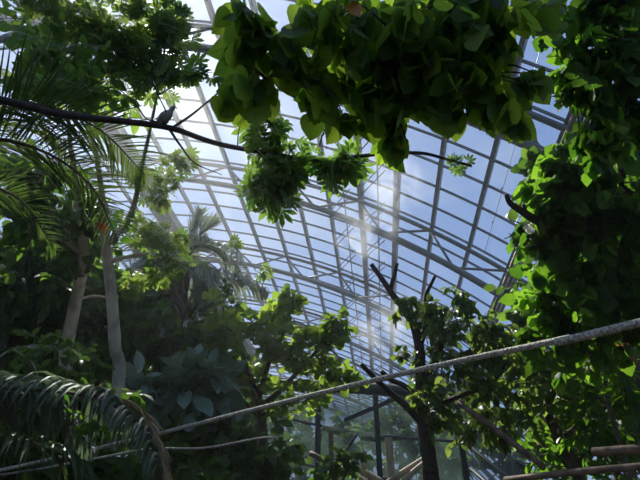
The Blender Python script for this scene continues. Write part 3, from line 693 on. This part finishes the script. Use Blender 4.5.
# ------------------------------------------------------------------ net enclosure
dn = 13.5
def NP(x, y, d=dn): return P(x, y, d)
base = NP(375, 470); gx0 = base[0]; gy0 = base[1]
def col(x, ytop, w, name, mat, label, cat, d, lean=0.0, group=None, r=False):
    tp = P(x, ytop, d); b = np.array([tp[0]+lean, tp[1], 0]); m = MB()
    if r: m.tube([b, b*.5+tp*.5, tp], [w*.55, w*.5, w*.45], 8)
    else: m.bar(b, tp, w, w, (0, 1, 0))
    o = m.build(name, mat, None, r, origin=b); tag(o, label, cat, group); return o
er = thing('net_enclosure', (gx0, gy0, 0), 'netted enclosure with a dark green frame low behind the pruned tree', 'enclosure'); eo = np.array([gx0, gy0, 0])
topL, topR = P(262, 392, 14.5), P(450, 392, 13.0)
def yz(p, z): return np.array([p[0], p[1], z])
for q in (P(318, 390, 14.2), P(375, 389, 13.6), P(455, 400, 13.0)):
    m = MB(); m.bar(yz(q, 0), q, .13, .13, (0, 1, 0)); m.build('post', GREENPAINT, er, False, origin=eo)
m = MB(); m.tube(catmull([P(262, 385, 14.6), P(318, 386, 14.2), P(375, 389, 13.6), P(455, 396, 13.0)], 4), .16, 8); m.build('top_beam', GREENPAINT, er, origin=eo)
m = MB(); m.bar(P(345, 420, 13.75), P(412, 392, 13.2), .08, .08); m.build('diagonal_brace', GREENPAINT, er, False, origin=eo)
# net cloth: sagging sheet
def sheet(c00, c10, c01, c11, nx, nz, amp, name, mat):
    vs = []
    for i in range(nx+1):
        for j in range(nz+1):
            u, v = i/nx, j/nz
            p = (c00*(1-u)+c10*u)*(1-v)+(c01*(1-u)+c11*u)*v
            nrmz = norm(np.cross(c10-c00, c01-c00))
            vs.append(p+nrmz*amp*(math.sin(u*9+v*4)+.6*math.sin(v*23+u*3))+UPZ*(-.15*math.sin(u*math.pi*2)**2))
    m = MB(); m.add(vs, [(i*(nz+1)+j, i*(nz+1)+j+1, (i+1)*(nz+1)+j+1, (i+1)*(nz+1)+j) for i in range(nx) for j in range(nz)])
    return m.build(name, mat, er, True, origin=eo)
a, b = P(262, 387, 14.95), P(455, 398, 13.4)
sheet(yz(a, .1), yz(b, .1), a, b, 40, 40, .06, 'net_panel', NET)
b2 = P(560, 485, 11.5)
sheet(yz(b, .1), yz(b2, .1), b, b2, 30, 20, .05, 'side_net', NETR)
for k, t_ in enumerate((.25, .45, .62, .8)):
    h = t_; m = MB(); p0, p1 = yz(a, 0)*(1-h)+a*h, yz(b, 0)*(1-h)+b*h
    p0[2] += .5; m.tube(catmull([p0, (p0+p1)/2-UPZ*.15, p1], 6), .035, 6); m.build('net_wire', CABLEM, er, origin=eo)
for k in range(4):
    m = MB(); q0 = b-UPZ*(.5+k*.55)+np.array([.1, -.05, 0]); q1 = b2-UPZ*(.35+k*.5)+np.array([.1, -.05, 0])
    m.tube([q0, q1], .04, 6); m.build('side_rail', GREENPAINT, er, origin=eo)
# stakes and boards
col(388.5, 438, .15, 'wooden_stake', WOOD, 'tallest pale wooden stake, right of the green post', 'stake', 10.8)
col(364.5, 452, .10, 'wooden_stake', WOOD, 'short pale wooden stake left of the green post', 'stake', 11.6)
col(331, 432, .10, 'wooden_stake', LOG, 'brown stake at the left of the net, beside the dark leaning stick', 'stake', 12.0)
def beam(p, q, w, name, mat, label, cat, h=None):
    m = MB(); m.tube(catmull([p, (p+q)/2+UPZ*.01, q], 3), w/2, 8); o = m.build(name, mat, None, True, origin=(p+q)/2); tag(o, label, cat); return o
beam(P(338, 463, 11.2), P(357, 434, 11.6), .07, 'leaning_stick', DARKBARK, 'dark stick leaning between the brown stake and green post', 'stick')
beam(P(344, 461, 10.9), P(385, 484, 10.4), .12, 'timber_rail', WOOD, 'upper of two pale rails sloping down to the tall stake', 'rail')
beam(P(342, 468, 10.6), P(372, 486, 10.2), .10, 'timber_rail', WOOD, 'lower of two pale rails sloping down left of the tall stake', 'rail')
beam(P(386, 484, 10.5), P(424, 459, 10.9), .11, 'timber_rail', WOOD, 'pale rail rising from the tall stake towards the pruned trunk', 'rail')
beam(P(400, 484, 10.2), P(424, 463, 10.5), .10, 'timber_rail', WOOD, 'short pale rail rising just left of the pruned trunk', 'rail')
beam(P(310, 453, 11.4), P(345, 472, 11.0), .10, 'fallen_branch', LOG, 'brown curved branch lying left of the stakes', 'branch')
# logs at lower right
beam(P(593, 452, 4.6), P(700, 449, 4.4), .065, 'log', LOG, 'short upper brown log with a cut end at the lower right edge', 'log')
beam(P(505, 480, 4.9), P(700, 462, 4.3), .05, 'log', LOG, 'long lower pole crossing the bottom right corner', 'log')
beam(P(458, 402, 6.0), P(545, 468, 5.6), .06, 'leaning_branch', LOG, 'long pale branch leaning down through the small-leaved thicket', 'branch')

# ------------------------------------------------------------------ rope, cord
rp = catmull([P(-230, 520, 8.2), P(-60, 482, 6.2), P(20, 466, 5.2), P(145, 437, 4.2), P(240, 413, 3.6), P(345, 387, 3.0), P(450, 363, 2.6), P(560, 340, 2.25), P(700, 308, 1.95), np.array([5.1, 1.4, 3.1])], 30)
mb = MB(); mb.tube(rp, .0135, 10)
ro = mb.build('rope', ROPE); tag(ro, 'thick pale rope stretched diagonally across the lower view', 'rope')
st = MB()
for ph in (0, 2.094, 4.189):
    n = len(rp); t = nrm(np.gradient(rp, axis=0)); q = []
    for i in range(n):
        u = norm(np.cross(t[i], UPZ)); w = np.cross(t[i], u); a = ph+i*1.1; q.append(rp[i]+.0043*(math.cos(a)*u+math.sin(a)*w))
    st.tube(q, .0085, 6)
so = st.build('strand', ROPE, ro)
beam_pts = catmull([P(-20, 478, 5.8), P(45, 468, 5.4), P(100, 458, 5.1), P(150, 449, 4.9), P(205, 448, 4.8), P(262, 438, 4.9), P(275, 440, 6.5), P(266, 445, 9.15)], 6)
mb = MB(); mb.tube(beam_pts, .010, 6); tag(mb.build('cord', CORD), 'thin pale cord running just below the rope at the bottom left', 'cord')

# ------------------------------------------------------------------ bird on the long branch
bp = P(165.5, 126.6, 3.79); fx = norm(rt*np.array([1, 1, 0])); fz = UPZ; fy = np.cross(fz, fx)
br = thing('bird', bp, 'small grey dove perched on the long dark branch below the sun', 'bird')
k = 3.79/F
def B(x, y, w=0): return bp+fx*(x-165.5)*k+up*(126.6-y)*k+fy*w
mb = MB()
spine = catmull([B(154, 128), B(158, 124.5), B(161, 121), B(165, 117.5), B(168.5, 114.5), B(170.5, 112), B(172.3, 109.6), B(173.8, 108.2), B(174.8, 108.4)], 4)
rads = np.interp(np.linspace(0, 8, len(spine)), range(9), np.array([.9, 1.9, 4.0, 5.3, 4.4, 2.5, 2.0, 1.9, .6]))*k
mb.tube(spine, rads, 16); mb.build('body', BIRDM, br, origin=bp)
mb = MB(); mb.tube([B(174.6, 108.6), B(176.2, 109.4), B(177, 109.9)], [.7*k, .4*k, .08*k], 6); mb.build('beak', BEAKM, br, origin=bp)
for s in (-1, 1):
    mb = MB(); w = catmull([B(155.5, 126.5, s*.8*k), B(160, 122.5, s*3.4*k), B(165, 118.5, s*4.8*k), B(168, 115.8, s*3.4*k)], 4)
    mb.tube(w, np.interp(np.linspace(0, 3, len(w)), range(4), [.3, 1.5, 2.1, .7])*k, 8); mb.build('wing', BIRDM, br, origin=bp)
    mb = MB(); mb.tube([B(165+s*.4, 120.5, s*1.5*k), B(165.5, 124, s*1.6*k), B(165.5, 126.8, s*1.6*k)], [.5*k, .35*k, .3*k], 6)
    for a in (-1.2, 1.4): mb.tube([B(165.5, 126.6, s*1.6*k), B(165.5+a, 126.8, s*1.6*k)], .28*k, 5)
    mb.build('leg', BEAKM, br, origin=bp)
    mb = MB(); e = B(173.6, 108.0, s*1.65*k); mb.tube([e, e+fy*s*.25*k], [.35*k, .15*k], 8); mb.build('eye', BEAKM, br, origin=bp)
# red bloom in the fork
lv = Leaves(OVATE); c = P(103, 222, 6.6)
for i in range(9):
    a = i*2.4; lv.add(c+rng.normal(0, .015, 3), norm(np.array([math.cos(a)*.5, math.sin(a)*.5, -.8])), norm(np.array([math.cos(a), math.sin(a), .5])), .12, i/9)
bl = lv.build('red_blossom', REDM, None, c); tag(bl, 'small red blossom hanging at the fork of the pale trunk', 'flower')

# ------------------------------------------------------------------ sky, sun, camera
sd = P(168, 38, 1)-EYE; sd = norm(sd)
w = bpy.data.worlds.new('sky'); bpy.context.scene.world = w; w.use_nodes = True
nt = w.node_tree; N = nt.nodes; N.clear(); L = nt.links.new
out = N.new('ShaderNodeOutputWorld'); bg = N.new('ShaderNodeBackground'); L(bg.outputs[0], out.inputs[0])
geo = N.new('ShaderNodeTexCoord'); vd = N.new('ShaderNodeVectorMath'); vd.operation = 'DOT_PRODUCT'
nv = N.new('ShaderNodeVectorMath'); nv.operation = 'NORMALIZE'; L(geo.outputs['Generated'], nv.inputs[0])
L(nv.outputs[0], vd.inputs[0]); vd.inputs[1].default_value = tuple(sd)
def M(op, x, y=None, clamp=False):
    n = N.new('ShaderNodeMath'); n.operation = op; n.use_clamp = clamp
    for i, q in enumerate((x, y)):
        if q is None: continue
        if isinstance(q, (int, float)): n.inputs[i].default_value = q
        else: L(q, n.inputs[i])
    return n.outputs[0]
dot = M('MAXIMUM', vd.outputs['Value'], 0.0)
g1 = M('MULTIPLY', M('POWER', dot, 7.0), .27); g2 = M('MULTIPLY', M('POWER', dot, 60.0), .28); g3 = M('MULTIPLY', M('POWER', dot, 2500.0), 9.0)
glow = M('ADD', M('ADD', g1, g2), g3)
sp = N.new('ShaderNodeSeparateXYZ'); L(nv.outputs[0], sp.inputs[0])
ramp = N.new('ShaderNodeValToRGB'); e = ramp.color_ramp.elements
e[0].position = .0; e[0].color = (.10, .13, .12, 1); e[1].position = 1; e[1].color = (.15, .27, .56, 1)
for pos, col_ in ((.49, (.12, .15, .14, 1)), (.51, (.38, .48, .68, 1)), (.62, (.22, .36, .66, 1)), (.80, (.17, .30, .60, 1))):
    x = ramp.color_ramp.elements.new(pos); x.color = col_
L(M('MULTIPLY_ADD', sp.outputs[2], .5), ramp.inputs[0]); ramp.inputs[0].links[0].from_node.inputs[2].default_value = .5
# thin clouds
nz = N.new('ShaderNodeTexNoise'); nz.inputs['Scale'].default_value = 2.6; nz.inputs['Detail'].default_value = 8; nz.inputs['Distortion'].default_value = .6
L(nv.outputs[0], nz.inputs['Vector'])
cr = N.new('ShaderNodeValToRGB'); cr.color_ramp.elements[0].position = .52; cr.color_ramp.elements[1].position = .78; L(nz.outputs['Fac'], cr.inputs[0])
cm = N.new('ShaderNodeMixRGB'); cm.inputs[2].default_value = (.62, .68, .76, 1); L(M('MULTIPLY', cr.outputs[0], .6), cm.inputs[0]); L(ramp.outputs[0], cm.inputs[1])
ad = N.new('ShaderNodeMixRGB'); ad.blend_type = 'ADD'; ad.inputs[0].default_value = 1; L(cm.outputs[0], ad.inputs[1])
gc = N.new('ShaderNodeCombineXYZ'); L(glow, gc.inputs[0]); L(M('MULTIPLY', glow, .98), gc.inputs[1]); L(M('MULTIPLY', glow, .94), gc.inputs[2])
L(gc.outputs[0], ad.inputs[2]); L(ad.outputs[0], bg.inputs['Color']); bg.inputs['Strength'].default_value = 1.0
su = bpy.data.lights.new('sun', 'SUN'); su.energy = 9.0; su.angle = .02; su.color = (1, .96, .88)
so = bpy.data.objects.new('sun', su); C.objects.link(so); so.rotation_euler = Vector(sd).to_track_quat('Z', 'Y').to_euler(); so.location = (0, 0, 25)
cam = bpy.data.cameras.new('camera'); co = bpy.data.objects.new('camera', cam); C.objects.link(co)
co.location = tuple(EYE); co.rotation_euler = (math.pi/2+PITCH, 0, YAW); cam.sensor_width = 36; cam.lens = F/640*36; cam.clip_end = 300; cam.clip_start = .05
sc = bpy.context.scene; sc.camera = co
sc.view_settings.view_transform = 'Standard'; sc.view_settings.look = 'None'; sc.view_settings.gamma = 1; sc.view_settings.exposure = 0.0; sc.view_settings.use_curve_mapping = False
sc.cycles.max_bounces = 6; sc.cycles.transparent_max_bounces = 10
